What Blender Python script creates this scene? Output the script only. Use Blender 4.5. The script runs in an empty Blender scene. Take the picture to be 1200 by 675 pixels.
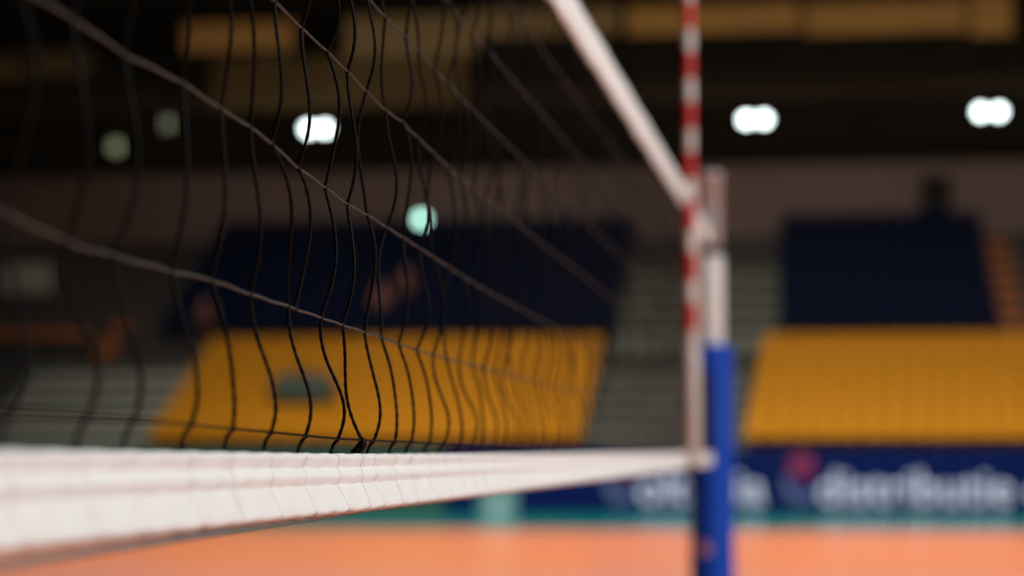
import bpy, bmesh, math, random
import numpy as np
from mathutils import Vector, Matrix

random.seed(7)
S = bpy.context.scene
COL = S.collection
PI = math.pi

# ------------------------------------------------------------------ camera
F = 2573.0                       # focal length in pixels of a 1200 px wide frame
HC = 1.305                       # camera height
phi = math.atan(192.5 / F)
th = math.atan(350.0 * math.cos(phi) / F)
f_ = Vector((-math.sin(th) * math.cos(phi), math.cos(th) * math.cos(phi), math.sin(phi)))
r_ = Vector((math.cos(th), math.sin(th), 0))
u_ = r_.cross(f_)
CAM = Vector((0, 0, HC))
cd = bpy.data.cameras.new('camera')
cam = bpy.data.objects.new('camera', cd)
COL.objects.link(cam)
cam.matrix_world = Matrix(((r_.x, u_.x, -f_.x, 0), (r_.y, u_.y, -f_.y, 0), (r_.z, u_.z, -f_.z, HC), (0, 0, 0, 1)))
cd.sensor_width = 36.0
cd.lens = F / 1200 * 36.0
cd.clip_start = 0.05
cd.clip_end = 300
cd.dof.use_dof = True
cd.dof.focus_distance = 2.20
cd.dof.aperture_fstop = 3.0
S.camera = cam


def ray(px, py):
    return r_ * ((px - 600) / F) - u_ * ((py - 337.5) / F) + f_


def at(px, py, Y):
    """where the line of sight through a pixel meets the plane y = Y"""
    d = ray(px, py)
    return CAM + d * (Y / d.y)


CL = 0.4756                      # the net hangs this far to the left of the camera


def net_at(px, py, dx=0.0):
    d = ray(px, py)
    return CAM + d * ((-CL + dx) / d.x)


# ------------------------------------------------------------------ helpers
def mat(name, col, rough=0.6, spec=0.5, metal=0.0, noise=None, bump=None, sheen=0.0, emit=None):
    m = bpy.data.materials.new(name)
    m.use_nodes = True
    nt = m.node_tree
    b = nt.nodes['Principled BSDF']
    b.inputs['Base Color'].default_value = (*col, 1)
    b.inputs['Roughness'].default_value = rough
    b.inputs['Specular IOR Level'].default_value = spec
    b.inputs['Metallic'].default_value = metal
    if sheen:
        b.inputs['Sheen Weight'].default_value = sheen
    if emit:
        b.inputs['Emission Color'].default_value = (*emit[0], 1)
        b.inputs['Emission Strength'].default_value = emit[1]
    tc = nt.nodes.new('ShaderNodeTexCoord')
    if noise:
        sc, amt = noise
        n = nt.nodes.new('ShaderNodeTexNoise')
        n.inputs['Scale'].default_value = sc
        n.inputs['Detail'].default_value = 4
        nt.links.new(tc.outputs['Object'], n.inputs['Vector'])
        mx = nt.nodes.new('ShaderNodeMix')
        mx.data_type = 'RGBA'
        mx.inputs[6].default_value = (*[c * (1 - amt) for c in col], 1)
        mx.inputs[7].default_value = (*[min(1, c * (1 + amt)) for c in col], 1)
        nt.links.new(n.outputs['Fac'], mx.inputs[0])
        nt.links.new(mx.outputs[2], b.inputs['Base Color'])
    if bump:
        sc, amt = bump
        n = nt.nodes.new('ShaderNodeTexNoise')
        n.inputs['Scale'].default_value = sc
        nt.links.new(tc.outputs['Object'], n.inputs['Vector'])
        bp = nt.nodes.new('ShaderNodeBump')
        bp.inputs['Strength'].default_value = amt
        bp.inputs['Distance'].default_value = 0.001
        nt.links.new(n.outputs['Fac'], bp.inputs['Height'])
        nt.links.new(bp.outputs['Normal'], b.inputs['Normal'])
    return m


class MB:
    """collects shapes for ONE mesh object"""

    def __init__(self):
        self.v, self.f, self.mi, self.sm = [], [], [], []

    def add(self, v, f, mi=0, smooth=False):
        o = len(self.v)
        self.v += [tuple(p) for p in v]
        for q in f:
            self.f.append(tuple(i + o for i in q))
            self.mi.append(mi)
            self.sm.append(smooth)

    def box(self, x0, x1, y0, y1, z0, z1, mi=0, M=None, bev=0.0):
        bm = bmesh.new()
        bmesh.ops.create_cube(bm, size=1)
        bmesh.ops.scale(bm, vec=(x1 - x0, y1 - y0, z1 - z0), verts=bm.verts)
        if bev:
            bmesh.ops.bevel(bm, geom=bm.edges[:], offset=bev, segments=2, affect='EDGES', profile=0.5)
        bmesh.ops.translate(bm, vec=((x0 + x1) / 2, (y0 + y1) / 2, (z0 + z1) / 2), verts=bm.verts)
        if M is not None:
            bmesh.ops.transform(bm, matrix=M, verts=bm.verts)
        self.from_bm(bm, mi)

    def from_bm(self, bm, mi=0, smooth=False):
        bm.verts.index_update()
        self.add([v.co[:] for v in bm.verts], [[v.index for v in q.verts] for q in bm.faces], mi, smooth)
        bm.free()

    def lathe(self, prof, c=(0, 0, 0), n=24, mi=0, M=None, smooth=True):
        v, f = [], []
        for (r, z) in prof:
            for k in range(n):
                a = 2 * PI * k / n
                v.append(Vector((r * math.cos(a), r * math.sin(a), z)))
        m = len(prof)
        for i in range(m - 1):
            for k in range(n):
                k2 = (k + 1) % n
                f.append((i * n + k, i * n + k2, (i + 1) * n + k2, (i + 1) * n + k))
        f.append(tuple(reversed(range(n))))
        f.append(tuple((m - 1) * n + k for k in range(n)))
        if M is not None:
            v = [M @ p for p in v]
        v = [p + Vector(c) for p in v]
        self.add(v, f, mi, smooth)

    def sweep(self, pts, r, n=8, mi=0, lobes=0, amp=0.0, pitch=0.012, cap=True):
        """tube along points; r a number or a list; lobes twist it like a cord"""
        P = np.array([tuple(p) for p in pts], float)
        N = len(P)
        R = np.full(N, r) if np.isscalar(r) else np.array(r, float)
        T = np.gradient(P, axis=0)
        T /= np.linalg.norm(T, axis=1)[:, None] + 1e-12
        a = np.array((0, 0, 1.0)) if abs(T[0][2]) < 0.9 else np.array((1.0, 0, 0))
        nrm = np.cross(T[0], a)
        nrm /= np.linalg.norm(nrm)
        L = np.concatenate([[0], np.cumsum(np.linalg.norm(np.diff(P, axis=0), axis=1))])
        v = []
        for i in range(N):
            nrm = nrm - T[i] * nrm.dot(T[i])
            nrm /= np.linalg.norm(nrm) + 1e-12
            bn = np.cross(T[i], nrm)
            for k in range(n):
                t = 2 * PI * k / n
                rr = R[i]
                if lobes:
                    rr *= 1 + amp * math.cos(lobes * t - 2 * PI * L[i] / pitch)
                v.append(P[i] + (nrm * math.cos(t) + bn * math.sin(t)) * rr)
        f = []
        for i in range(N - 1):
            for k in range(n):
                k2 = (k + 1) % n
                f.append((i * n + k, i * n + k2, (i + 1) * n + k2, (i + 1) * n + k))
        if cap:
            f.append(tuple(reversed(range(n))))
            f.append(tuple((N - 1) * n + k for k in range(n)))
        self.add(v, f, mi, True)

    def ball(self, c, rad, mi=0, sub=2):
        bm = bmesh.new()
        bmesh.ops.create_icosphere(bm, subdivisions=sub, radius=1)
        rad = (rad, rad, rad) if np.isscalar(rad) else rad
        bmesh.ops.scale(bm, vec=rad, verts=bm.verts)
        bmesh.ops.translate(bm, vec=c, verts=bm.verts)
        self.from_bm(bm, mi, True)

    def grid(self, rows, mi=0, closed=False, caps=False, smooth=True):
        """rows: list of equally long point lists; closed joins each row into a loop"""
        m, n = len(rows), len(rows[0])
        f = []
        for i in range(m - 1):
            for k in range(n if closed else n - 1):
                k2 = (k + 1) % n
                f.append((i * n + k, i * n + k2, (i + 1) * n + k2, (i + 1) * n + k))
        if caps:
            f.append(tuple(reversed(range(n))))
            f.append(tuple((m - 1) * n + k for k in range(n)))
        self.add([p for r in rows for p in r], f, mi, smooth)

    def build(self, name, mats, parent=None, loc=None):
        me = bpy.data.meshes.new(name)
        me.from_pydata(self.v, [], self.f)
        for m in (mats if isinstance(mats, (list, tuple)) else [mats]):
            me.materials.append(m)
        me.polygons.foreach_set('material_index', self.mi)
        me.polygons.foreach_set('use_smooth', self.sm)
        bm = bmesh.new()
        bm.from_mesh(me)
        bmesh.ops.recalc_face_normals(bm, faces=bm.faces)
        bm.to_mesh(me)
        bm.free()
        me.update()
        o = bpy.data.objects.new(name, me)
        COL.objects.link(o)
        if parent:
            o.parent = parent
        if loc is not None:
            o.location = loc
        return o


def tag(o, label=None, cat=None, group=None, kind=None):
    if label:
        o['label'] = label
    if cat:
        o['category'] = cat
    if group:
        o['group'] = group
    if kind:
        o['kind'] = kind
    return o


def empty(name, loc, label, cat, group=None, rz=0.0):
    o = bpy.data.objects.new(name, None)
    COL.objects.link(o)
    o.empty_display_size = 0.1
    o.location = loc
    o.rotation_euler = (0, 0, rz)
    return tag(o, label, cat, group)


def copy_tree(o, parent=None):
    c = o.copy()
    COL.objects.link(c)
    if parent:
        c.parent = parent
    for ch in list(o.children):
        copy_tree(ch, c)
    return c


# ------------------------------------------------------------------ materials
M_white = mat('white_tape', (0.80, 0.80, 0.785), 0.65, 0.3, bump=(900, 0.25), noise=(14, 0.03))
M_thread = mat('seam_thread', (0.66, 0.62, 0.60), 0.8, 0.2)
M_cord = mat('black_cord', (0.004, 0.0034, 0.003), 0.55, 0.10)
M_cordh = mat('toplit_cord', (0.055, 0.053, 0.046), 0.6, 0.3, noise=(600, 0.3))  # black cord again, light from above put into a paler colour
M_hem = mat('grey_hem_rope', (0.25, 0.25, 0.24), 0.8, 0.2)
M_steel = mat('brushed_steel', (0.60, 0.60, 0.60), 0.45, 0.4, 0.0)
M_paint = mat('white_paint', (0.78, 0.76, 0.73), 0.4, 0.5)
M_dark = mat('dark_metal', (0.012, 0.012, 0.016), 0.5, 0.4)
M_pad = mat('blue_vinyl', (0.002, 0.065, 0.50), 0.55, 0.25, bump=(40, 0.3))
M_pink = mat('pink_print', (0.55, 0.28, 0.42), 0.6, 0.3)
M_rope = mat('pale_rope', (0.62, 0.56, 0.53), 0.8, 0.2)
M_yel = mat('yellow_plastic', (0.62, 0.25, 0.003), 0.6, 0.15)
M_navy = mat('navy_plastic', (0.006, 0.011, 0.034), 0.8, 0.06)
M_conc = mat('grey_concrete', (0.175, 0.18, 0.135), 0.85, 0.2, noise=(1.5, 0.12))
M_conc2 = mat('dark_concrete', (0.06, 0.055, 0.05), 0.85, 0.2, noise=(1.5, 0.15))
M_brown = mat('orange_brown_steps', (0.40, 0.12, 0.028), 0.7, 0.2, noise=(3, 0.1))
M_band = mat('taupe_parapet', (0.22, 0.155, 0.135), 0.8, 0.1, noise=(0.6, 0.1))
M_wall = mat('dark_wall', (0.045, 0.044, 0.032), 0.9, 0.1, noise=(0.5, 0.2))
M_wood = mat('brown_wood', (0.30, 0.17, 0.05), 0.7, 0.15, noise=(0.5, 0.4))
M_wood2 = mat('dimlit_wood', (0.165, 0.118, 0.053), 0.7, 0.15, noise=(0.5, 0.4))  # same wood, uneven roof lighting put into this dimmer brown
M_black = mat('black_steelwork', (0.010, 0.009, 0.007), 0.8, 0.08)
M_navyb = mat('navy_board', (0.003, 0.012, 0.085), 0.7, 0.05)
M_tealb = mat('teal_board', (0.05, 0.11, 0.08), 0.6, 0.15)
M_let = mat('white_print', (0.72, 0.78, 0.95), 0.6, 0.1)
M_red = mat('magenta_print', (0.22, 0.03, 0.085), 0.6, 0.1)
M_lblue = mat('pale_blue_print', (0.10, 0.14, 0.30), 0.5, 0.3)
M_plast = mat('white_plastic', (0.80, 0.92, 0.92), 0.4, 0.4)
M_bag = mat('dark_green_canvas', (0.085, 0.105, 0.080), 0.8, 0.15, noise=(6, 0.2))
M_grey = mat('pale_grey_panel', (0.34, 0.35, 0.29), 0.7, 0.2)
M_skin = mat('skin', (0.45, 0.22, 0.15), 0.6, 0.4)
M_top = mat('dusty_red_fabric', (0.20, 0.075, 0.06), 0.9, 0.1)
M_trs = mat('dark_trousers', (0.03, 0.025, 0.03), 0.9, 0.1)
M_hair = mat('brown_hair', (0.03, 0.018, 0.01), 0.6, 0.3)

# ------------------------------------------------------------------ floor (one sheet, zones painted by object coordinates)
mf = bpy.data.materials.new('sports_floor')
mf.use_nodes = True
nt = mf.node_tree
b = nt.nodes['Principled BSDF']
b.inputs['Roughness'].default_value = 0.19
b.inputs['Specular IOR Level'].default_value = 0.35
tc = nt.nodes.new('ShaderNodeTexCoord')
sx = nt.nodes.new('ShaderNodeSeparateXYZ')
nt.links.new(tc.outputs['Object'], sx.inputs[0])


def step(val):
    g = nt.nodes.new('ShaderNodeMath')
    g.operation = 'GREATER_THAN'
    g.inputs[1].default_value = val
    nt.links.new(sx.outputs['Y'], g.inputs[0])
    return g.outputs[0]


def mixc(fac, a, c):
    m = nt.nodes.new('ShaderNodeMix')
    m.data_type = 'RGBA'
    nt.links.new(fac, m.inputs[0])
    for i, q in ((6, a), (7, c)):
        if isinstance(q, tuple):
            m.inputs[i].default_value = (*q, 1)
        else:
            nt.links.new(q, m.inputs[i])
    return m.outputs[2]


nz = nt.nodes.new('ShaderNodeTexNoise')
nz.inputs['Scale'].default_value = 0.35
nz.inputs['Detail'].default_value = 3
nt.links.new(tc.outputs['Object'], nz.inputs['Vector'])
c0 = mixc(nz.outputs['Fac'], (0.80, 0.275, 0.165), (0.82, 0.305, 0.20))
c1 = mixc(nz.outputs['Fac'], (0.78, 0.225, 0.095), (0.80, 0.265, 0.13))
cA = mixc(step(24.8), c0, c1)
cB = mixc(step(37.3), cA, (0.0, 0.215, 0.20))
nt.links.new(cB, b.inputs['Base Color'])
mb = MB()
mb.add([(-45, -15, 0), (45, -15, 0), (45, 66, 0), (-45, 66, 0)], [(0, 1, 2, 3)])
tag(mb.build('floor', mf), kind='structure')

# ------------------------------------------------------------------ the net
XV, YV = 950.0, 530.0
ROWS = {                                     # each horizontal cord as it runs along the net
    0: [(-300, 470), (0, 480), (102, 488), (165, 492), (224, 498), (318, 507), (356, 511), (391, 514), (433, 516), (480, 517), (530, 519)],
    1: [(-300, 160), (0, 247), (90, 288), (200, 318), (247, 328), (294, 345), (340, 360), (375, 372), (401, 381), (426, 389), (470, 404),
        (520, 420), (580, 435), (640, 450)],
    2: [(-300, -205), (0, -28), (90, 25), (148, 65), (210, 95), (258, 127), (292, 148), (318, 168), (347, 195), (380, 219), (408, 240),
        (430, 252), (470, 277), (500, 296), (560, 335), (640, 378)],
    3: [(-300, -520), (0, -270), (210, -95), (290, -27), (320, 0), (352, 32), (383, 60), (408, 85), (430, 108), (452, 130), (470, 142),
        (530, 200), (560, 225), (640, 289)],
}
RAT = {}
for j, pts in ROWS.items():
    xs = [p[0] for p in pts]
    rt = [(YV - p[1]) / (XV - p[0]) for p in pts]
    xs.append(830)
    rt.append({0: 0.026, 1: 0.262, 2: 0.50, 3: 0.775}[j])
    RAT[j] = (xs, rt)

# top tape: a straight line, slightly higher at the post
TA = net_at(660, 0)
TB = net_at(820, 262)


def tape_z(Y):
    return TA.z + (TB.z - TA.z) * (Y - TA.y) / (TB.y - TA.y)


DX = {0: 0.015}                              # the bottom of the net stands a little towards the camera


def px_on(Y, dx=0.0):
    q = Vector((-CL + dx, Y, HC)) - CAM
    return 600 + F * q.dot(r_) / q.dot(f_)


def row_pt(j, px):
    """point on horizontal cord j at picture column px"""
    dx = DX.get(j, 0.0)
    if j <= 3:
        y = YV - np.interp(px, *RAT[j]) * (XV - px)
        return net_at(px, y, dx)
    p3 = row_pt(3, px)
    zt = tape_z(p3.y) - 0.038
    return Vector((-CL, p3.y, p3.z + (zt - p3.z) * (j - 3) / 4.0))


TR = {                                       # knots read off the photograph near the focus
    3: {-2: 322, -1: 353, 0: 383, 1: 407, 2: 429, 3: 452, 4: 471},
    2: {-6: 145, -5: 213, -4: 258, -3: 293, -2: 318, -1: 349, 0: 381, 1: 407, 2: 430, 3: 453, 4: 472, 5: 491},
    1: {-8: 5, -7: 78, -6: 132, -5: 200, -4: 247, -3: 293, -2: 338, -1: 346, 0: 376, 1: 401, 2: 427, 3: 447, 4: 467, 5: 488, 6: 507},
    0: {-8: 12, -7: 102, -6: 157, -5: 224, -4: 273, -3: 318, -2: 358, 0: 396, 1: 424, 2: 438, 3: 463, 4: 482, 5: 503, 6: 520},
}
U0, DU = 0.001757, 0.000085
I0, I1 = -15, 61


def col_u(i):
    return U0 + DU * i


def knot(i, j):
    if j in TR and i in TR[j]:
        return row_pt(j, TR[j][i])
    base = XV - 1.0 / col_u(i)
    rnd = random.Random(i * 31 + j * 7)
    Y = net_at(base, YV).y + rnd.uniform(-0.012, 0.012)
    return row_pt(j, px_on(Y, DX.get(j, 0.0)))


def smooth_bulge(t, peak):
    return math.sin(PI * (t ** (math.log(0.5) / math.log(peak))))


net = empty('volleyball_net', (-CL, 10.3, 0), 'black volleyball net with white tapes, stretched across the foreground to the blue padded post', 'net')
NLOC = Vector(net.location)


def npart(mb, name, mats):
    o = mb.build(name, mats, net)
    o.matrix_parent_inverse = Matrix.Translation(-NLOC)
    return o


def tape_bot(Y):
    """height of the upper edge of the bottom tape"""
    return HC + float(np.interp(Y, [0.5, 1.3, 2.2, 3.5, 10.5], [0.002, 0.0012, -0.0016, -0.0020, -0.001]))


TX = -CL + 0.0135                            # lateral place of the bottom tape
for i in range(I0, I1 + 1):
    mb = MB()
    near = -9 <= i <= 14
    ks = [knot(i, j) for j in range(7, -1, -1)]
    if i == -1:
        ks = ks[:-1]                         # this cord has torn off below the second row
    pts, rnd = [], random.Random(i * 17 + 3)
    n = 26 if near else 10
    for s in range(len(ks) - 1):
        a, c = ks[s], ks[s + 1]
        row = 7 - s
        if row == 1:
            A, pk = rnd.uniform(0.007, 0.0105), 0.70
            if i == 1:
                A, pk = -0.0085, 0.62
        else:
            A, pk = rnd.uniform(0.0085, 0.0145) * (1 if rnd.random() < 0.88 else -0.6), rnd.uniform(0.38, 0.60)
        B = rnd.uniform(-0.0036, 0.0036)
        for q in range(n):
            t = q / n
            p = a.lerp(c, t)
            p = p + Vector((A * smooth_bulge(t, pk) + B * math.sin(2 * PI * t), 0.004 * math.sin(PI * t) * (1 if B > 0 else -1), 0))
            pts.append(p)
    pts.append(ks[-1])
    if i != -1:
        e = ks[-1]
        for t in (0.35, 0.7, 1.0):           # the cord dives behind the tape
            z = e.z + (tape_bot(e.y) - 0.004 - e.z) * t
            pts.append(Vector((e.x + (TX - 0.0035 - e.x) * t - 0.003 * math.sin(PI * t), e.y - 0.006 * t, z)))
    if near:                                 # finer samples so that the twist shows
        P = np.array([tuple(p) for p in pts])
        L = np.concatenate([[0], np.cumsum(np.linalg.norm(np.diff(P, axis=0), axis=1))])
        k = int(L[-1] / 0.0022)
        l2 = np.linspace(0, L[-1], k)
        P = np.stack([np.interp(l2, L, P[:, d]) for d in range(3)], 1)
        mb.sweep(P, 0.0017, 8, lobes=2, amp=0.14, pitch=0.011)
    else:
        mb.sweep(pts, 0.00165, 6)
    for q, kp in enumerate(ks[1:]):
        mb.ball(kp, (0.0027, 0.0027, 0.0034), sub=1)
    if i == 1:                               # the thick loop of loose ends at the bottom row
        kp = ks[-1]
        for d in (-1, 1):
            lp = [kp + Vector((0.004 * math.sin(t * 3.1) - 0.004 * t, 0.004 * d * math.sin(t * PI), -0.0155 * t + 0.002)) for t in np.linspace(0, 1, 12)]
            mb.sweep(lp, 0.0022, 8)
        mb.sweep([kp + Vector((0, 0, 0)), kp + Vector((-0.004, 0.006, -0.006)), kp + Vector((-0.012, 0.004, -0.013))], 0.002, 8)
    npart(mb, 'vertical_cord', M_cord)

for j in range(7):                           # horizontal cords
    mb = MB()
    far_x = 806.0
    xs = list(np.linspace(-300 if j else -300, 640, 900)) + list(np.linspace(645, far_x, 60))
    P = np.array([tuple(row_pt(j, x)) for x in xs])
    for k in range(len(P)):                  # small sags between the knots
        P[k][2] += (0.0004 if j else 0.0) * math.sin(P[k][1] * 61 + j)
    L = np.concatenate([[0], np.cumsum(np.linalg.norm(np.diff(P, axis=0), axis=1))])
    cut = np.interp(4.0, P[:, 1], L)
    l2 = np.concatenate([np.arange(0, cut, 0.002), np.arange(cut, L[-1], 0.03), [L[-1]]])
    P = np.stack([np.interp(l2, L, P[:, d]) for d in range(3)], 1)
    mb.sweep(P, 0.00125 if j else 0.00115, 8, lobes=2, amp=0.16, pitch=0.010)
    npart(mb, 'horizontal_cord', M_cordh if j else M_cord)

# bottom tape: three stitched layers, creased where the cords run under it
Y_END = net_at(830, 545).y
ycol = [knot(i, 0).y - 0.006 for i in range(I0, I1 + 1) if i != -1]
ycol = np.array(ycol)


def tape_front(t):
    """outward offset of the front face, t from 0 (top) to 1 (bottom): three overlapping layers"""
    if t < 0.25:
        s = t / 0.25
        return 0.0016 + 0.0026 * min(1, s / 0.25) ** 0.8 - (0.0034 * max(0, s - 0.25) / 0.75)
    if t < 0.53:
        s = (t - 0.25) / 0.28
        return 0.0022 + 0.0040 * min(1, s / 0.45) ** 0.9 - (0.0036 * max(0, s - 0.45) / 0.55)
    s = (t - 0.53) / 0.47
    return 0.0040 + 0.0084 * min(1, s / 0.82) - 0.0075 * (max(0, s - 0.82) / 0.18) ** 2


TH = 0.0590
ts = [0.0, 0.03, 0.06, 0.1, 0.14, 0.18, 0.21, 0.235, 0.25, 0.265, 0.29, 0.33, 0.37, 0.41, 0.45, 0.49, 0.515, 0.53, 0.545, 0.57, 0.61, 0.66,
      0.72, 0.78, 0.84, 0.9, 0.94, 0.97, 1.0]
ysam = np.concatenate([np.arange(-1.2, 0.9, 0.05), np.arange(0.9, 3.6, 0.0028), np.arange(3.6, Y_END, 0.02), [Y_END]])
rows = []
for Y in ysam:
    zt = tape_bot(Y)
    cr = float(np.exp(-((ycol - Y) / 0.0035) ** 2).sum())
    cr2 = float(np.exp(-((ycol + 0.012 - Y) / 0.009) ** 2).sum())
    pk = 0.0007 * math.sin(Y * 47) + 0.0005 * math.sin(Y * 113 + 1)
    end = max(0.0, 1 - (Y_END - Y) / 0.25)   # gathers towards the post
    hh = TH * (1 - 0.25 * end)
    row = []
    for t in ts:
        d = tape_front(t) - 0.0003 * min(cr, 1) - 0.0002 * cr2 + pk * math.sin(PI * t) + 0.0006 * math.sin(Y * 71 + t * 9)
        row.append((TX + d, Y, zt - hh * t + 0.0004 * math.sin(Y * 83)))
    for t in (1.0, 0.8, 0.6, 0.4, 0.2, 0.0):
        row.append((TX - 0.004 - 0.002 * math.sin(PI * t), Y, zt - hh * t - (0.001 if t == 1.0 else 0)))
    rows.append(row)
mb = MB()
mb.grid(rows, 0, closed=True, caps=True)
for i in range(-10, 16):                     # the cords stitched over the layers
    if i == -1:
        continue
    y0 = knot(i, 0).y - 0.006
    rnd = random.Random(i)
    lean = rnd.uniform(0.004, 0.016)
    pts = []
    for t in np.linspace(0.02, 0.97, 48):
        Y = y0 + (0.002 * math.sin(9 * t) if t < 0.53 else lean * (t - 0.53) / 0.47)
        pk = 0.0007 * math.sin(Y * 47) + 0.0005 * math.sin(Y * 113 + 1)
        pts.append((TX + tape_front(t) + pk * math.sin(PI * t) + 0.0006 * math.sin(Y * 71 + t * 9) - 0.0003, Y, tape_bot(Y) - TH * t))
    mb.sweep(pts, 0.00055, 6, mi=1)
npart(mb, 'bottom_tape', [M_white, M_thread])

mb = MB()
hem = [(TX - 0.001, Y, tape_bot(Y) - TH - float(np.interp(Y, [0.5, 1.3, 2.3, 10], [0.012, 0.0066, -0.001, -0.001]))) for Y in np.arange(-1.2, Y_END + 0.1, 0.03)]
mb.sweep(hem, 0.0030, 8, lobes=3, amp=0.1, pitch=0.02)
npart(mb, 'hem_rope', M_hem)

# top tape
Y_TOP = net_at(831, 280).y
rows = []
for Y in list(np.arange(-1.2, Y_TOP, 0.04)) + [Y_TOP]:
    end = max(0.0, 1 - (Y_TOP - Y) / 0.12)
    h2 = 0.041 * (1 - 0.25 * end)
    zc = tape_z(Y)
    w = 0.0010 * math.sin(Y * 9) + 0.0006 * math.sin(Y * 31)
    prof = [(0.0, h2 + .003), (0.004, h2), (0.0048, h2 * .6), (0.0042, h2 * .1), (0.0052, -h2 * .4), (0.0045, -h2), (0.0, -h2 - .002),
            (-0.0045, -h2), (-0.0052, -h2 * .4), (-0.0042, h2 * .1), (-0.0048, h2 * .6), (-0.004, h2)]
    rows.append([(-CL + a + w, Y, zc + c) for a, c in prof])
mb = MB()
mb.grid(rows, 0, closed=True, caps=True)
npart(mb, 'top_tape', M_white)

# ------------------------------------------------------------------ post
PP = net_at(834.0, 530)
PX, PY = PP.x, PP.y
post = empty('net_post', (PX, PY, 0), 'volleyball post, white on top and wrapped in blue padding below, at the net end', 'post')


def zpx(y, Y):
    return at(840, y, Y).z


zt_, zr, zp = zpx(203, PY), zpx(296, PY), zpx(404, PY)
mb = MB()
mb.lathe([(0.16, 0.0), (0.16, 0.012), (0.07, 0.02), (0.06, 0.05)], n=32)
mb.build('base_plate', M_dark, post)
mb = MB()
mb.lathe([(0.062, 0.03), (0.062, zr - 0.02), (0.059, zr - 0.012)], n=32)
mb.build('pole', M_paint, post)
mb = MB()
mb.lathe([(0.053, zr - 0.05), (0.053, zt_ - 0.02), (0.058, zt_ - 0.02), (0.060, zt_ - 0.008), (0.054, zt_), (0.02, zt_ + 0.004)], n=32)
hd = mb.build('telescopic_head', M_steel, post)
mb = MB()
mb.lathe([(0.062, zr - 0.014), (0.068, zr - 0.010), (0.068, zr + 0.022), (0.062, zr + 0.027), (0.053, zr + 0.028)], n=32)
mb.build('clamp_collar', M_dark, post)
# pulley block on the head
zb = zpx(262, PY)
mb = MB()
for sx_ in (-0.026, 0.020):
    mb.box(sx_, sx_ + 0.006, -0.105, -0.035, zb - 0.07, zb + 0.07, bev=0.002)
mb.box(-0.028, 0.028, -0.052, -0.040, zb - 0.08, zb + 0.08, bev=0.002)
pb = mb.build('pulley_bracket', M_steel, post)
mb = MB()
mb.lathe([(0.02, -0.012), (0.034, -0.012), (0.034, -0.008), (0.026, 0.0), (0.034, 0.008), (0.034, 0.012), (0.02, 0.012)], c=(0, -0.075, zb), n=24,
         M=Matrix.Rotation(PI / 2, 4, 'Y'))
mb.build('pulley_wheel', M_dark, pb)
# padding
mb = MB()
pr = 0.104
prof = [(0.062, zp - 0.012), (0.066, zp - 0.002), (0.080, zp), (pr - 0.002, zp - 0.006), (pr, zp - 0.02)]
for z in np.linspace(zp - 0.05, 0.10, 30):
    prof.append((pr + 0.0012 * math.sin(z * 11), z))
prof += [(pr - 0.004, 0.072), (0.066, 0.07)]
mb.lathe(prof, n=40)
pad = mb.build('post_padding', M_pad, post)
mb = MB()                                    # hook-and-loop flap seam down the back
mb.box(-0.018, 0.018, pr - 0.003, pr + 0.004, 0.1, zp - 0.03, bev=0.002)
mb.build('padding_flap', M_pad, pad)
# round printed badge wrapped on the padding
zl = zpx(642, PY)
rows = []
a0 = math.radians(-90 - 19)
for rr in np.linspace(0.0, 0.036, 7):
    rows.append([(math.cos(a0 + rr * math.cos(q) / pr) * (pr + 0.0022), math.sin(a0 + rr * math.cos(q) / pr) * (pr + 0.0022), zl + rr * math.sin(q))
                 for q in np.linspace(0, 2 * PI, 25)[:-1]])
mb = MB()
mb.grid(rows, 0, closed=True)
bd = mb.build('round_badge', M_pink, pad)
bd['label'] = 'round pinkish badge printed on the blue padding'
# winch let into the padding on the net side
z0w, z1w = zpx(534, PY), zpx(436, PY)
Mw = Matrix.Rotation(math.radians(-12), 4, 'Z')
mb = MB()
mb.box(-0.030, 0.030, -pr - 0.022, -0.05, z0w, z1w, M=Mw, bev=0.004)
w = mb.build('winch_housing', M_dark, post)
mb = MB()
mb.lathe([(0.016, -0.05), (0.020, -0.05), (0.020, 0.05), (0.016, 0.05)], c=Mw @ Vector((0, -pr - 0.028, (z0w + z1w) / 2 + 0.06)), n=20,
         M=Mw @ Matrix.Rotation(PI / 2, 4, 'Y') @ Matrix.Scale(0.6, 4))
mb.build('winch_drum', M_dark, w)
mb = MB()
hz = z0w + 0.09
mb.sweep([Mw @ Vector(p) for p in ((0, -pr - 0.015, hz), (0.0, -pr - 0.04, hz), (0.004, -pr - 0.043, hz + 0.02), (0.006, -pr - 0.043, hz + 0.11),
                                   (0.006, -pr - 0.05, hz + 0.115), (0.006, -pr - 0.085, hz + 0.115))], 0.006, 8)
mb.build('crank_handle', M_dark, w)

# ropes from the ends of the tapes to the post (parts of the net)
mb = MB()
e = Vector((-CL, Y_TOP - 0.02, tape_z(Y_TOP)))
mb.sweep([e, e.lerp(Vector((PX, PY - 0.075, zb + 0.03)), 0.5), Vector((PX, PY - 0.105, zb + 0.034)), Vector((PX, PY - 0.075, zb + 0.036))], 0.007, 8, lobes=3, amp=0.12, pitch=0.03)
npart(mb, 'head_rope', M_rope)
mb = MB()
e = Vector((TX, Y_END - 0.02, HC - 0.028))
q = Vector((PX - 0.03, PY - pr - 0.026, HC - 0.03))
mb.sweep([e, e.lerp(q, 0.5) + Vector((0, 0, -0.006)), q], 0.006, 8, lobes=3, amp=0.12, pitch=0.03)
npart(mb, 'foot_rope', M_rope)

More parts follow.
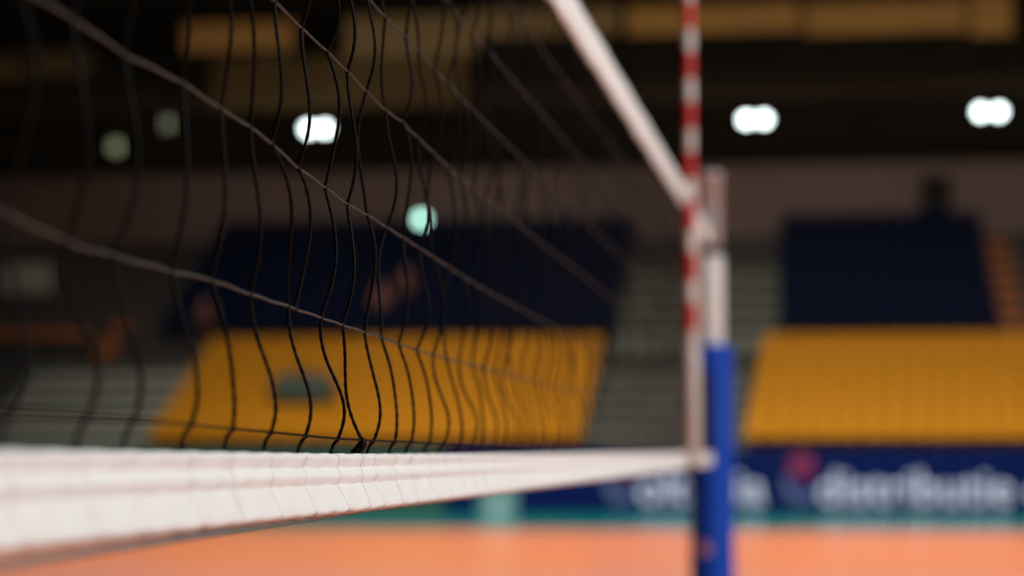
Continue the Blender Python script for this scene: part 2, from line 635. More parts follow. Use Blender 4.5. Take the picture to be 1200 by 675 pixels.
# antenna
AN = net_at(799.0, 530)
AX, AY = AN.x + 0.036, AN.y
ANT_R = 0.019
zab = HC - 0.058
zat = at(808, -60, AY).z
m = bpy.data.materials.new('striped_rod')
m.use_nodes = True
nt = m.node_tree
b = nt.nodes['Principled BSDF']
b.inputs['Roughness'].default_value = 0.4
tc = nt.nodes.new('ShaderNodeTexCoord')
sx = nt.nodes.new('ShaderNodeSeparateXYZ')
nt.links.new(tc.outputs['Object'], sx.inputs[0])
PER = (at(808, 47, AY).z - at(808, 164, AY).z) / 2
zw = at(808, 104, AY).z                       # middle of a white band
n1 = nt.nodes.new('ShaderNodeMath'); n1.operation = 'MULTIPLY_ADD'
n1.inputs[1].default_value = 1 / PER
n1.inputs[2].default_value = 0.25 - zw / PER + 40 + 0.02
nt.links.new(sx.outputs['Z'], n1.inputs[0])
n2 = nt.nodes.new('ShaderNodeMath'); n2.operation = 'FRACT'
nt.links.new(n1.outputs[0], n2.inputs[0])
n3 = nt.nodes.new('ShaderNodeMath'); n3.operation = 'GREATER_THAN'; n3.inputs[1].default_value = 0.46
nt.links.new(n2.outputs[0], n3.inputs[0])
mx = nt.nodes.new('ShaderNodeMix'); mx.data_type = 'RGBA'
mx.inputs[6].default_value = (0.72, 0.68, 0.62, 1)
mx.inputs[7].default_value = (0.62, 0.008, 0.005, 1)
nt.links.new(n3.outputs[0], mx.inputs[0])
nt.links.new(mx.outputs[2], b.inputs['Base Color'])
ant = empty('net_antenna', (AX, AY, 0), 'red and white striped antenna rod clipped upright on the net beside the post', 'antenna')
mb = MB()
mb.lathe([(ANT_R * .8, zab), (ANT_R, zab + .006), (ANT_R, zat - .01), (ANT_R * .7, zat)], n=20)
mb.build('striped_rod', m, ant)
zs = at(808, 412, AY).z
mb = MB()
mb.lathe([(ANT_R + .001, zab + .004), (ANT_R + .010, zab + .010), (ANT_R + .010, zs - .02), (ANT_R + .006, zs), (ANT_R + .001, zs)], n=24)
mb.build('lower_sleeve', M_rope, ant)
zk = tape_z(AY)
mb = MB()
mb.box(-0.028, 0.024, -0.022, 0.022, zk - 0.035, zk + 0.02, bev=0.004)
mb.build('tape_clip', M_paint, ant)
# side band of the net: a folded white strip laced down the end of the net
SB = net_at(817.5, 530)
mb = MB()
rows = []
for z in np.linspace(HC - 0.05, tape_z(SB.y) - 0.03, 24):
    rows.append([(SB.x + a, SB.y + c, z) for a, c in ((0.010, -0.02), (0.013, 0.0), (0.010, 0.02), (-0.010, 0.02), (-0.013, 0.0), (-0.010, -0.02))])
mb.grid(rows, 0, closed=True, caps=True)
npart(mb, 'side_band', M_rope)

# ------------------------------------------------------------------ grandstand
YY0, YD, YZ0, YR = 49.2, 0.80, 1.25, 0.365       # lower tier: first row, row depth, first tread, rise
NY0, ND, NZ0, NR = 56.0, 0.85, 4.12, 0.45        # upper tier
NYR, NNR = 7, 8
XL, XR = -44.0, 44.0
mb = MB()
for r in range(NYR):
    mb.box(XL, XR, YY0 - 0.25 + YD * r, 56.0, max(0, YZ0 + YR * (r - 1) - .02) if r else 0.0, YZ0 + YR * r)
for r in range(NNR):
    mb.box(XL, XR, NY0 - 0.25 + ND * r, 63.4, (NZ0 + NR * (r - 1) - .02) if r else 0.5, NZ0 + NR * r)
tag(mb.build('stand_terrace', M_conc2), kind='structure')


def xat(px, Y):
    return at(px, 400, Y).x


def xcol(px, Y, Yref):
    """x of a line running straight back that shows at picture column px when at depth Yref"""
    return at(px, 400, Yref).x


# aisles of concrete steps in the lower tier
def aisle(name, x0, x1, Y0, D, Z0, R, n, m, half=True):
    mb = MB()
    for r in range(n):
        y = Y0 - 0.25 + D * r
        mb.box(x0, x1, y - 0.01, y + D - 0.01, Z0 + R * r - (0.02 if r else 0.3), Z0 + R * r + 0.012)
        mb.box(x0, x1, y - D * 0.42, y - 0.01, Z0 + R * (r - 1) if r else Z0 - 0.4, Z0 + R * (r - 0.5) + 0.012)
    return tag(mb.build(name, m), kind='structure')


xa, xb = xat(682, 49.2), xat(872, 49.2)           # the broad aisle behind the post
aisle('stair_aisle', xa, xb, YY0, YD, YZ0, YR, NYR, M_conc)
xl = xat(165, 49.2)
aisle('stair_aisle', xl - 4.2, xl, YY0, YD, YZ0, YR, NYR, mat('lit_grey_steps', (0.36, 0.37, 0.295), 0.85, 0.2, noise=(0.8, 0.2)))  # stronger light on the left steps put into a paler concrete colour
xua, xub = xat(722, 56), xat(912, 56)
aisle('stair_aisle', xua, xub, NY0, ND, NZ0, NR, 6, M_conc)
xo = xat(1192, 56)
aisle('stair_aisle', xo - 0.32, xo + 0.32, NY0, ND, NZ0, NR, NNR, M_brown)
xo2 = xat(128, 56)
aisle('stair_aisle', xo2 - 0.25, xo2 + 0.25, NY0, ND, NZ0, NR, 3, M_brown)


# one seat: moulded shell with a curved back on a bracket
def seat_mesh(w=0.455):
    mb = MB()
    prof = [(-0.20, 0.375), (-0.215, 0.395), (-0.19, 0.412), (-0.05, 0.398), (0.10, 0.392), (0.165, 0.415), (0.195, 0.48), (0.215, 0.62), (0.232, 0.76), (0.238, 0.785)]
    top, bot = [], []
    for k, (y, z) in enumerate(prof):
        rt, rb = [], []
        for q in np.linspace(-1, 1, 9):
            ww = w / 2 * (1 if k < 8 else (0.96 if k == 8 else 0.86))
            cup = 0.035 * abs(q) ** 2.5
            yy, zz = (y, z + cup * 0.8) if k < 6 else (y - cup, z - (0.02 * abs(q) ** 4 if k > 7 else 0))
            rt.append((q * ww, yy, zz))
            off = Vector((0, 0, -0.014)) if k < 5 else Vector((0, 0.016, -0.004))
            rb.append((q * ww, yy + off.y, zz + off.z))
        top.append(rt)
        bot.append(rb)
    rows = [t + list(reversed(bo)) for t, bo in zip(top, bot)]
    mb.grid(rows, 0, closed=True, caps=True)
    mb.box(-0.03, 0.03, -0.10, 0.20, 0.34, 0.385)
    mb.box(-0.03, 0.03, 0.12, 0.20, 0.0, 0.36)
    mb.box(-0.09, 0.09, 0.08, 0.24, 0.0, 0.02)
    return mb


ORD = ['first', 'second', 'third', 'fourth', 'fifth', 'sixth', 'seventh', 'eighth', 'ninth', 'tenth', 'eleventh', 'twelfth', 'thirteenth',
       'fourteenth', 'fifteenth', 'sixteenth', 'seventeenth', 'eighteenth', 'nineteenth', 'twentieth', 'twenty-first', 'twenty-second',
       'twenty-third', 'twenty-fourth', 'twenty-fifth', 'twenty-sixth', 'twenty-seventh', 'twenty-eighth', 'twenty-ninth', 'thirtieth']
PIT = 0.505
seatY = tag(seat_mesh().build('stadium_seat', M_yel), 'x', 'seat')
seatN = tag(seat_mesh().build('stadium_seat', M_navy), 'x', 'seat')
used = set()
SEATS = {}


ALL = []


def block(proto, colour, side, where, x_start, x_end, Y0, D, Z0, R, n, inset=0.0):
    """x_start is the end at the broad aisle; seats run away from it"""
    sgn = 1 if x_end > x_start else -1
    for r in range(n):
        y, z = Y0 + D * r + 0.16, Z0 + R * r
        xs = x_start + sgn * (PIT * 0.5 + inset * r)
        k = 0
        while (x_end - (xs + sgn * PIT * 0.5)) * sgn > -0.02:
            ALL.append((y, proto, (colour, side, r, k), (xs, y, z),
                        f'{colour} seat, {where}, {ORD[r]} row up, {ORD[k]} from the broad stair aisle', f'{colour} seats of the {where}'))
            xs += sgn * PIT
            k += 1


block(seatY, 'yellow', 'R', 'lower right block', xb, xat(1258, 49.2), YY0, YD, YZ0, YR, NYR, inset=0.05)
block(seatY, 'yellow', 'L', 'lower left block', xa, xl, YY0, YD, YZ0, YR, NYR)
block(seatN, 'navy', 'R', 'upper right block', xub, xo - 0.34, NY0, ND, NZ0, NR, NNR)
xnl = xat(165, 56)
block(seatN, 'navy', 'L', 'upper left block', xua, xnl, NY0, ND, NZ0, NR, NNR)
ALL.sort(key=lambda q: (q[0], q[2]))
rest = MB()
seat_v = [tuple(v.co) for v in seatN.data.vertices]
seat_f = [tuple(p.vertices) for p in seatN.data.polygons]
for n_, (y, proto, key, loc, label, grp) in enumerate(ALL):
    SEATS[key] = loc
    if n_ < 298:                             # the nearest ones singly
        if proto.name in used:
            o = proto.copy()
            COL.objects.link(o)
        else:
            used.add(proto.name)
            o = proto
        o.location = loc
        o['label'] = label
        o['group'] = grp
    else:                                    # the far rows of navy seats together
        rest.add([(v[0] + loc[0], v[1] + loc[1], v[2] + loc[2]) for v in seat_v], seat_f)
tag(rest.build('far_seating', M_navy), 'dark navy seats filling the upper rows of the stand', 'seats', kind='stuff')

# parapet and back of the hall
mb = MB()
zb0, zb1 = at(600, 252, 63.4).z - 0.25, at(600, 198, 63.4).z
mb.box(XL, XR, 63.4, 63.7, zb0 - 0.6, zb1)
tag(mb.build('trim_1', M_band), kind='structure')
mb = MB()
mb.box(XL, XR, 66.0, 66.4, 0, 13.8)
tag(mb.build('wall_back', M_wall), kind='structure')
mb = MB()
mb.box(XL, XR, -15, 66.4, 13.8, 14.1)
tag(mb.build('ceiling', M_wall), kind='structure')
mb = MB()
mb.box(XL - .4, XL, -15, 66.4, 0, 14.1)
tag(mb.build('wall_left', M_wall), kind='structure')
mb = MB()
mb.box(XR, XR + .4, -15, 66.4, 0, 14.1)
tag(mb.build('wall_right', M_wall), kind='structure')
mb = MB()
mb.box(XL, XR, 63.4, 66.0, zb0 - 0.7, zb0 - 0.5)
tag(mb.build('upper_walkway', M_conc2), kind='structure')


# ------------------------------------------------------------------ roof: wooden panels, trusses
def wood_panel(x0p, x1p, y0p, y1p, Y, m, label, group=None):
    a, c = at(x0p, y0p, Y), at(x1p, y1p, Y)
    zc, h = (a.z + c.z) / 2, (a.z - c.z)
    root = empty('ceiling_panel', ((a.x + c.x) / 2, Y, zc), label, 'ceiling panel', group)
    L = (c.x - a.x) / 2
    mb = MB()
    n = max(2, int(h / 0.16))
    for k in range(n):                       # slatted board
        z = -h / 2 + h * (k + 0.5) / n
        mb.box(-L, L, -0.04, 0.04, z - h / n * 0.46, z + h / n * 0.46, bev=0.01)
    for q in np.linspace(-L * .9, L * .9, 4):
        mb.box(q - 0.05, q + 0.05, 0.03, 0.10, -h / 2, h / 2)
    mb.build('slatted_board', m, root)
    mb = MB()
    for q in (-L * .8, L * .8):
        mb.sweep([(q, 0.06, h / 2 - 0.05), (q, 0.06, 13.8 - zc)], 0.02, 6)
    mb.build('hanger', M_black, root)
    return root


G = 'slatted wooden panels under the roof'
wood_panel(735, 938, 8, 36, 52, M_wood, 'brown slatted roof panel above the antenna and left lamp pair', G)
wood_panel(944, 1132, 4, 36, 52, M_wood, 'brown slatted roof panel high at right, above the gap between the lamps', G)
wood_panel(1137, 1187, -10, 40, 52, M_wood, 'short brown slatted roof panel in the top right corner', G)
wood_panel(405, 560, 20, 62, 52, M_wood2, 'dull brown roof panel top centre behind the net', G)
wood_panel(215, 345, 28, 58, 53, M_wood, 'short light brown roof panel at upper left behind the net', G)
wood_panel(250, 545, 70, 124, 58, M_wood2, 'long dull brown roof panel just above the lamp seen through the net', G)
wood_panel(-20, 110, 62, 90, 55, M_wood2, 'dull brown roof panel at the far left edge', G)
wood_panel(560, 725, 12, 40, 52, M_wood2, 'dull brown roof panel behind the white top tape', G)


def truss(px0, py0, px1, py1, Y, h, label, m=M_black, depth=0.5):
    a, c = at(px0, py0, Y), at(px1, py1, Y)
    root = empty('roof_truss', (a.x, Y, a.z), label, 'truss', 'steel trusses under the roof')
    v = c - a
    L = v.length
    dirv = v.normalized()
    up = Vector((0, 1, 0)).cross(dirv)
    if up.z < 0:
        up = -up
    mb = MB()
    for o in (0, h):
        for d in (0, depth):
            mb.sweep([up * o + Vector((0, d, 0)), up * o + dirv * L + Vector((0, d, 0))], 0.07, 8)
    mb.build('chord', m, root)
    mb = MB()
    n = max(3, int(L / (h * 1.1)))
    for d in (0, depth):
        for k in range(n):
            p = dirv * (L * k / n) + Vector((0, d, 0))
            q = dirv * (L * (k + 0.5) / n) + up * h + Vector((0, d, 0))
            s = dirv * (L * (k + 1) / n) + Vector((0, d, 0))
            mb.sweep([p, q], 0.035, 6)
            mb.sweep([q, s], 0.035, 6)
    mb.build('lattice', m, root)
    return root


truss(-60, 30, 190, 165, 50, 0.9, 'dark diagonal roof truss running down behind the upper left of the net')
# the beam that carries the lamp pairs
LB = 58.0
za, zbm = at(900, 118, LB).z, at(900, 92, LB).z
mb = MB()
mb.box(-30, 30, LB, LB + 0.3, za, zbm, bev=0.02)
for x in np.arange(-28, 29, 4.0):
    mb.box(x - .05, x + .05, LB + .1, LB + .2, zbm - .02, 13.82)
tag(mb.build('roof_beam', mat('beam_paint', (0.040, 0.028, 0.020), 0.8, 0.2, noise=(0.5, 0.2))),
    kind='structure')


# ------------------------------------------------------------------ lamps
def lamp_mat(name, col, s):
    return mat(name, (0.8, 0.8, 0.8), 0.4, emit=(col, s))


E_hi = lamp_mat('lamp_glass_bright', (0.86, 1.0, 0.98), 9)
E_mid = lamp_mat('lamp_glass_green', (0.50, 1.0, 0.85), 3.6)
E_low = lamp_mat('lamp_glass_dim', (0.85, 1.0, 0.55), 0.17)
LR = 0.135


def flood(px, py, Y, em, label, n=1, gap=0.46, drop=0.0, group=None, r=LR, cat='lamp', top=None):
    """lamp housing(s) under a cross bar, hung by a rod"""
    p = at(px, py, Y)
    root = empty('flood_lamp', p, label, cat, group)
    xs = [0.0] if n == 1 else [-gap / 2, gap / 2]
    Mx = Matrix.Rotation(PI / 2, 4, 'X')
    for k, x in enumerate(xs):
        mb = MB()
        mb.lathe([(0.06, -0.26), (0.10, -0.24), (r + .02, -0.06), (r + .03, 0.0), (r + .012, 0.01), (r, -0.01)], c=(x, 0, 0), n=24, M=Mx)
        h = mb.build('lamp_housing', M_black, root)
        mb = MB()
        mb.lathe([(r * .96, 0.0), (r * .9, 0.018), (r * .5, 0.032), (r * .05, 0.036)], c=(x, 0, 0), n=24, M=Mx)
        mb.build('lamp_glass', em[k] if isinstance(em, list) else em, h)
    mb = MB()
    w = (gap / 2 + r + .05) if n == 2 else r + .05
    mb.box(-w, w, 0.10, 0.16, r + .02, r + .06)
    for x in xs:
        mb.box(x - .02, x + .02, 0.08, 0.14, -0.0, r + .05)
    mb.box(-0.025, 0.025, 0.10, 0.15, r + .04, (top - p.z) if top else r + .6)
    mb.build('mounting_bracket', M_black, root)
    return root


GL = 'white lamp pairs under the roof beam'
LY = LB - 0.02
flood(371, 151, LY, E_hi, 'pair of white lamps seen through the upper left of the net', 2, group=GL, top=za + .05)
flood(885, 140, LY, E_hi, 'pair of white lamps under the beam, just right of the antenna', 2, group=GL, top=za + .05)
flood(1160, 131, LY, E_hi, 'pair of white lamps under the beam at the right edge', 2, group=GL, top=za + .05)
flood(494, 257, 57.5, E_mid, 'single greenish white lamp hanging low behind the net', 1, r=0.165, top=za + .05)
GD = 'dim lamps at the upper left'
flood(136, 172, 57.0, E_low, 'dim greenish lamp at upper left, the lower of two', 1, r=0.2, group=GD, top=13.82)
flood(196, 145, 57.6, E_low, 'dim greenish lamp at upper left, the higher of two', 1, r=0.2, group=GD, top=13.82)

# black loudspeaker on the upper walkway
spx = at(1097, 232, 62.9)
ztread = NZ0 + NR * 7
root = empty('loudspeaker', (spx.x, 63.05, ztread), 'black loudspeaker on a stand against the taupe parapet, above the right navy block', 'loudspeaker')
mb = MB()
mb.box(-0.40, 0.40, -0.14, 0.14, 0.70, at(1097, 207, 63).z - ztread, bev=0.03)
sc_ = mb.build('cabinet', M_black, root)
mb = MB()
zm = 1.15
mb.lathe([(0.20, 0), (0.20, .012), (0.17, .015), (0.05, -0.02), (0.03, .0)], c=(0, -0.14, zm), n=24, M=Matrix.Rotation(PI / 2, 4, 'X'))
mb.lathe([(0.09, 0), (0.09, .012), (0.07, .015), (0.02, .0)], c=(0, -0.14, zm + .36), n=20, M=Matrix.Rotation(PI / 2, 4, 'X'))
mb.build('driver_cone', M_dark, sc_)
mb = MB()
mb.lathe([(0.03, 0.05), (0.03, 0.76)], n=12)
for k in range(3):
    a = 2 * PI * k / 3 + .5
    mb.sweep([(0, 0, 0.35), (0.25 * math.cos(a), 0.14 * math.sin(a), 0.012)], 0.012, 6)
mb.build('stand', M_black, root)

# pale panel at far left on the upper tier, railings
p = at(32, 326, 58.5)
root = empty('notice_panel', (p.x, 58.5, NZ0 + NR * 2), 'pale grey panel on legs in the dark upper stand at the left edge', 'panel')
mb = MB()
zlo, zhi = at(32, 345, 58.5).z - root.location.z, at(32, 308, 58.5).z - root.location.z
mb.box(-0.75, 0.75, -0.03, 0.03, zlo, zhi, bev=0.01)
mb.build('panel_board', M_grey, root)
mb = MB()
for x in (-0.6, 0.6):
    mb.box(x - .03, x + .03, 0.03, 0.08, 0.0, zhi - 0.05)
    mb.box(x - .03, x + .03, -0.2, 0.3, 0.0, 0.03)
mb.build('panel_leg', M_black, root)

rx0, rx1 = at(-30, 390, 55.4).x, at(112, 390, 55.4).x
zrw = YZ0 + YR * 6 + 0.012
root = empty('guard_rail', ((rx0 + rx1) / 2, 55.05, zrw), 'low rusty brown rail above the grey steps at the left edge', 'railing')
zra = at(50, 391, 55.05).z - zrw
mb = MB()
L = (rx1 - rx0) / 2
mb.box(-L, L, -0.03, 0.03, zra - 0.09, zra + 0.09, bev=0.02)
mb.build('top_rail', M_brown, root)
for x in np.linspace(-L + .1, L - .1, 4):
    mb = MB()
    mb.box(x - .03, x + .03, -0.025, 0.025, 0.0, zra - 0.08)
    mb.build('rail_post', M_black, root)


# ------------------------------------------------------------------ spectators (continuous skinned bodies)
def skin(name, verts, edges, radii, m, parent=None, sub=2, rootv=0):
    me = bpy.data.meshes.new(name)
    me.from_pydata(verts, edges, [])
    o = bpy.data.objects.new(name, me)
    COL.objects.link(o)
    md = o.modifiers.new('skin', 'SKIN')
    md.use_smooth_shade = True
    for i, sv in enumerate(me.skin_vertices[0].data):
        r = radii[i]
        sv.radius = (r, r) if np.isscalar(r) else r
        sv.use_root = (i == rootv)
    s2 = o.modifiers.new('sub', 'SUBSURF')
    s2.levels = s2.render_levels = sub
    dg = bpy.context.evaluated_depsgraph_get()
    me2 = bpy.data.meshes.new_from_object(o.evaluated_get(dg))
    me2.name = name
    me2.materials.clear()
    me2.materials.append(m)
    o.modifiers.clear()
    o.data = me2
    if parent:
        o.parent = parent
    return o


def person(x, y, z, label, lean, group, mtop):
    """seated, hands on the thighs, looking down the hall; faces -Y; z is the tread"""
    root = empty('person', (x, y, z), label, 'person', group)
    V, E, R = [], [], []

    def v(p, r, frm=None):
        V.append(p); R.append(r)
        if frm is not None:
            E.append((frm, len(V) - 1))
        return len(V) - 1
    pel = v((0, 0.02, 0.50), 0.13)
    wa = v((0, 0.03, 0.64), 0.115, pel)
    ch = v((lean * .4, 0.02, 0.82), 0.13, wa)
    nb = v((lean * .7, 0.0, 0.96), 0.075, ch)
    nk = v((lean, -0.01, 1.03), 0.048, nb)
    jaw = v((lean, -0.035, 1.10), 0.066, nk)
    hd_ = v((lean, -0.02, 1.175), 0.082, jaw)
    v((lean, -0.01, 1.24), 0.062, hd_)
    v((lean, -0.118, 1.135), 0.011, v((lean, -0.09, 1.15), 0.013, jaw))      # nose
    for s in (-1, 1):
        v((lean + s * .09, -0.01, 1.15), 0.016, v((lean + s * .075, -0.01, 1.15), 0.014, hd_))   # ears
        sh = v((lean * .6 + s * .17, 0.01, 0.91), 0.062, nb)
        el = v((s * .24, -0.06, 0.68), 0.043, sh)
        wr = v((s * .13, -0.27, 0.585), 0.028, el)
        pm = v((s * .115, -0.33, 0.575), 0.030, wr)
        for k in range(4):
            a = v((s * .115 + (k - 1.5) * .019, -0.375, 0.572), 0.010, pm)
            c_ = v((s * .115 + (k - 1.5) * .021, -0.405 - (0.008 if k in (1, 2) else 0), 0.560), 0.009, a)
            v((s * .115 + (k - 1.5) * .021, -0.425 - (0.01 if k in (1, 2) else 0), 0.543), 0.008, c_)
        tb = v((s * .08, -0.33, 0.575), 0.011, pm)
        v((s * .065, -0.365, 0.565), 0.010, tb)
        hp = v((s * .10, -0.04, 0.47), 0.095, pel)
        kn = v((s * .13, -0.43, 0.485), 0.062, hp)
        an = v((s * .12, -0.40, 0.085), 0.040, kn)
        v((s * .14, -0.56, 0.035), 0.034, v((s * .13, -0.47, 0.045), 0.038, an))
    skin('body', V, E, R, M_skin, root)
    # pullover
    V, E, R = [], [], []
    a = v((0, 0.02, 0.52), 0.150)
    a = v((0, 0.03, 0.64), 0.140, a)
    c_ = v((lean * .4, 0.02, 0.82), 0.155, a)
    nb = v((lean * .7, 0.0, 0.955), 0.092, c_)
    for s in (-1, 1):
        sh = v((lean * .6 + s * .17, 0.01, 0.91), 0.078, nb)
        el = v((s * .24, -0.06, 0.68), 0.056, sh)
        v((s * .145, -0.245, 0.60), 0.040, el)
    skin('pullover', V, E, R, mtop, root)
    V, E, R = [], [], []
    a = v((0, 0.02, 0.50), 0.150)
    for s in (-1, 1):
        hp = v((s * .10, -0.04, 0.475), 0.107, a)
        kn = v((s * .13, -0.43, 0.487), 0.074, hp)
        v((s * .12, -0.40, 0.13), 0.056, kn)
    skin('trousers', V, E, R, M_trs, root)
    mb = MB()
    bm = bmesh.new()
    bmesh.ops.create_uvsphere(bm, u_segments=20, v_segments=14, radius=1)
    bmesh.ops.scale(bm, vec=(0.092, 0.105, 0.10), verts=bm.verts)
    for q in bm.verts:                       # hairline: keep the face free
        if q.co.y < -0.02 and q.co.z < 0.045:
            q.co.y = -0.02 + (q.co.y + 0.02) * 0.1
    bmesh.ops.translate(bm, vec=(lean, 0.0, 1.195), verts=bm.verts)
    mb.from_bm(bm, 0, True)
    mb.build('hair', M_hair, root)
    mb = MB()
    for s in (-1, 1):
        mb.ball((lean + s * .030, -0.093, 1.172), 0.011, sub=1)
    mb.build('eye', M_dark, root)
    mb = MB()
    mb.sweep([(lean - .022, -0.094, 1.098), (lean, -0.101, 1.096), (lean + .022, -0.094, 1.098)], 0.005, 6)
    mb.build('mouth', M_top, root)
    return root


M_top2 = mat('brown_pink_fabric', (0.30, 0.13, 0.10), 0.9, 0.1)


def sit(px, py, mtop, label, lean, group='spectators in the upper left stand'):
    """nearest navy seat whose sitter shows at this place in the picture"""
    best = None
    for (c_, s, r, k), o in SEATS.items():
        if c_ != 'navy' or s != 'L':
            continue
        q = Vector(o) + Vector((0, -0.05, 0.95)) - CAM
        dz = q.dot(f_)
        X = 600 + F * q.dot(r_) / dz
        Yp = 337.5 - F * q.dot(u_) / dz
        e_ = (X - px) ** 2 + (Yp - py) ** 2
        if best is None or e_ < best[0]:
            best = (e_, o)
    o = best[1]
    person(o[0], o[1] - 0.05, o[2], label, lean, group, mtop)


sit(455, 342, M_top2, 'person in a dusty pink pullover seated in the dark upper stand, left of two', -0.02)
sit(486, 326, M_top, 'person in a brown red pullover seated in the dark upper stand, right of two', 0.03)
sit(237, 362, M_top, 'person in a brown red pullover seated alone above the left end of yellow seats', 0.0)

# bag on the yellow seats, left block
o = min((o for (c_, s, r, k), o in SEATS.items() if c_ == 'yellow' and s == 'L' and r == 2),
        key=lambda o: abs(600 + F * (Vector(o) - CAM).dot(r_) / (Vector(o) - CAM).dot(f_) - 366))
bx, by, bz = o[0], o[1] - 0.05, o[2] + 0.43
root = empty('duffel_bag', (bx, by, bz), 'dark green duffel bag lying across yellow seats of the left block', 'bag')
root.scale = (1.25, 1.15, 1.3)
mb = MB()
rows = []
for q in np.linspace(-0.63, 0.63, 17):
    s = (1 - abs(q / 0.64) ** 5) ** 0.5
    rows.append([(q, 0.20 * s * math.cos(a) * (1 + .03 * math.sin(q * 9)), 0.30 + 0.29 * s * math.sin(a) * (1 if math.sin(a) > 0 else 0.95)) for a in np.linspace(0, 2 * PI, 21)[:-1]])
mb.grid(rows, 0, closed=True, caps=True)
mb.build('bag_body', M_bag, root)
for s in (-1, 1):
    mb = MB()
    mb.sweep([(-0.2, s * .10, 0.53), (-0.17, s * .07, 0.64), (0, s * .05, 0.70), (0.17, s * .07, 0.64), (0.2, s * .10, 0.53)], 0.014, 8)
    mb.build('handle', M_dark, root)
mb = MB()
mb.sweep([(-0.45, 0, 0.56), (0, 0, 0.592), (0.45, 0, 0.56)], 0.008, 6)
mb.build('zip', M_dark, root)

# ------------------------------------------------------------------ advertising boards
YB = 48.35
zB = at(900, 526, YB).z


def text_mesh(body, size):
    cu = bpy.data.curves.new('lettering', 'FONT')
    cu.body = body
    cu.size = size
    cu.extrude = 0.006
    cu.offset = 0.012
    cu.resolution_u = 4
    to = bpy.data.objects.new('lettering', cu)
    COL.objects.link(to)
    dg = bpy.context.evaluated_depsgraph_get()
    me = bpy.data.meshes.new_from_object(to.evaluated_get(dg))
    bpy.data.objects.remove(to)
    return me


def board(x0, x1, m, label, logo_x=None, text_x=None, align='L', words=()):
    root = empty('advertising_board', ((x0 + x1) / 2, YB, 0), label, 'advertising board', 'advertising boards along the floor')
    cx = (x0 + x1) / 2
    mb = MB()
    mb.box(x0 - cx + .01, x1 - cx - .01, -0.03, 0.03, 0.03, zB, bev=0.01)
    p_ = mb.build('board_panel', m, root)
    n = 4
    for k in range(n):
        x = x0 - cx + (x1 - x0) * (k + .5) / n
        mb = MB()
        mb.box(x - .04, x + .04, 0.0, 0.42, 0.0, 0.04)
        mb.sweep([(x, 0.38, 0.03), (x, 0.035, zB * .75)], 0.02, 6)
        mb.build('board_foot', M_black, root)
    if text_x is not None:
        x_at = text_x - cx
        for wi, wd_ in enumerate(words):
            me = text_mesh(wd_, 1.02)
            xs = [q.co.x for q in me.vertices]
            if align == 'R':
                x_at -= max(xs)
            if wi == 0:
                sx0 = x_at
            t = bpy.data.objects.new('lettering', me)
            COL.objects.link(t)
            me.materials.clear()
            me.materials.append(M_let)
            t.parent = p_
            t.rotation_euler = (PI / 2, 0, 0)
            t.location = (x_at, -0.037, at(1000, 590, YB).z)
            x_at += max(xs) + 0.3
        lg = sx0 - 0.42
        mb = MB()
        mb.lathe([(0.30, 0), (0.30, .012), (0.28, .016)], c=(lg + 0.10, -0.03, at(1000, 546, YB).z), n=28, M=Matrix.Rotation(PI / 2, 4, 'X'))
        mb.build('logo_disc', M_red, p_)['label'] = 'magenta round logo'
        mb = MB()
        rows = []
        for a in np.linspace(PI * .75, PI * 1.95, 20):
            ww = 0.10 * math.sin((a - PI * .75) / 1.2 / PI * PI) + 0.01
            ca, sa = math.cos(a), math.sin(a)
            zc = at(1000, 566, YB).z
            rows.append([(lg + .1 + ca * (0.33 + d), -0.03 + e_, zc + sa * (0.33 + d)) for d, e_ in ((-ww, 0), (ww, 0), (ww, -.012), (-ww, -.012))])
        mb.grid(rows, 0, closed=True, caps=True, smooth=False)
        mb.build('logo_sweep', M_lblue, p_)
    return root


bx0 = at(520, 560, YB).x
bx1 = at(905, 560, YB).x
bx2 = at(1500, 560, YB).x
board(bx1, bx2, M_navyb, 'navy board with magenta disc and white lettering, right of the blue post', text_x=at(957, 560, YB).x, words=('distributie', 'oltenia'))
board(bx0, bx1, M_navyb, 'navy board with white lettering partly hidden behind the blue post', text_x=at(896, 560, YB).x, align='R', words=('oltenia',))
board(bx0 - 12.5, bx0, M_tealb, 'plain teal board at the left, mostly hidden behind the net tape')

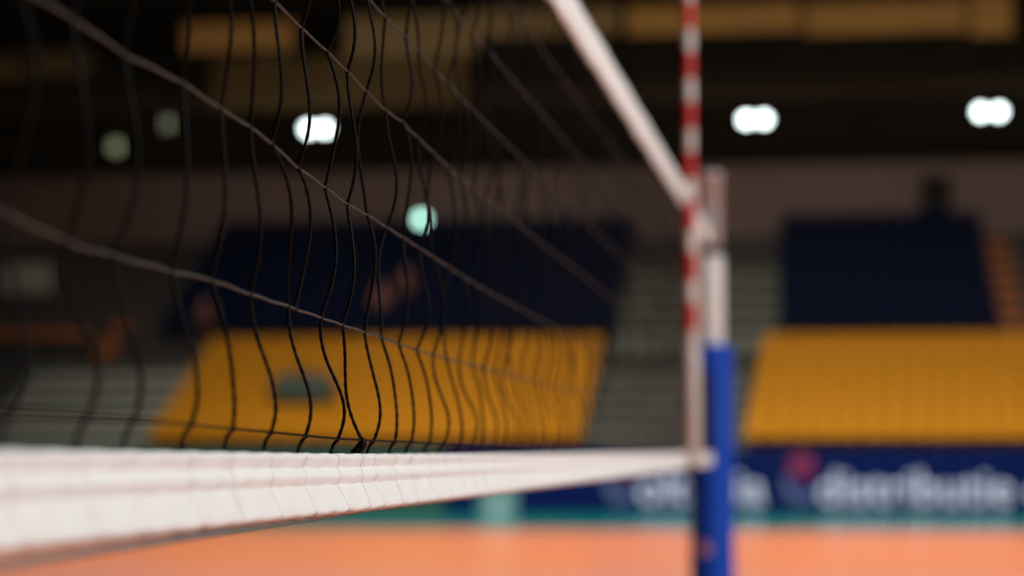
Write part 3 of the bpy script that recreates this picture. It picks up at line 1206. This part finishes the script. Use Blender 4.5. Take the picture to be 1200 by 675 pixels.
# white tub standing on the teal floor
p = at(583, 608, 44.5)
root = empty('white_tub', (p.x, 44.5, 0), 'white plastic tub standing on the teal floor under the net tape', 'tub')
mb = MB()
hT = 0.80
mb.lathe([(0.37, 0.0), (0.39, 0.02), (0.45, hT - .04), (0.48, hT - .03), (0.485, hT), (0.465, hT + .005), (0.445, hT - .03), (0.37, 0.05), (0.02, 0.045)], n=36)
mb.build('tub_shell', M_plast, root)
for s in (-1, 1):
    mb = MB()
    mb.sweep([(s * .45, -0.1, hT - .06), (s * .52, -0.08, hT - .08), (s * .52, 0.08, hT - .08), (s * .45, 0.1, hT - .06)], 0.014, 8)
    mb.build('handle', M_plast, root)


# ------------------------------------------------------------------ light
def area(name, loc, target, sx_, sy_, watts, col=(1, 0.97, 0.93), spread=180):
    L = bpy.data.lights.new(name, 'AREA')
    L.shape = 'RECTANGLE'
    L.size, L.size_y = sx_, sy_
    L.energy = watts
    L.color = col
    L.spread = math.radians(spread)
    o = bpy.data.objects.new(name, L)
    COL.objects.link(o)
    o.location = loc
    d = Vector(target) - Vector(loc)
    o.rotation_euler = d.to_track_quat('-Z', 'Y').to_euler()
    return o


area('tape_fill', (11, 2.5, 8.0), (-0.5, 4, 1.4), 3, 8, 1540, col=(0.97, 1, 0.99))  # unseen fill added on the camera side to whiten the net tapes
area('court_light', (4, 8, 12.5), (-0.5, 8, 0), 6, 12, 450)
area('floor_light', (0, 30, 13), (0, 30, 0), 26, 22, 4450, spread=120)
area('stand_light', (0, 33, 12.6), (0, 51, 1.5), 30, 2, 740, spread=70)
area('roof_fill', (-2, 44, 9.0), (-2, 52, 14), 34, 3, 260, col=(1, 0.86, 0.62), spread=140)  # unseen warm uplight added to brighten the dark roof

wd = bpy.data.worlds.new('world')
S.world = wd
wd.use_nodes = True
wd.node_tree.nodes['Background'].inputs[0].default_value = (0.02, 0.02, 0.02, 1)
wd.node_tree.nodes['Background'].inputs[1].default_value = 0.15

S.view_settings.view_transform = 'Standard'
S.view_settings.look = 'None'
S.view_settings.exposure = 0.0
S.view_settings.gamma = 1.0
S.view_settings.use_curve_mapping = False
S.cycles.use_denoising = True
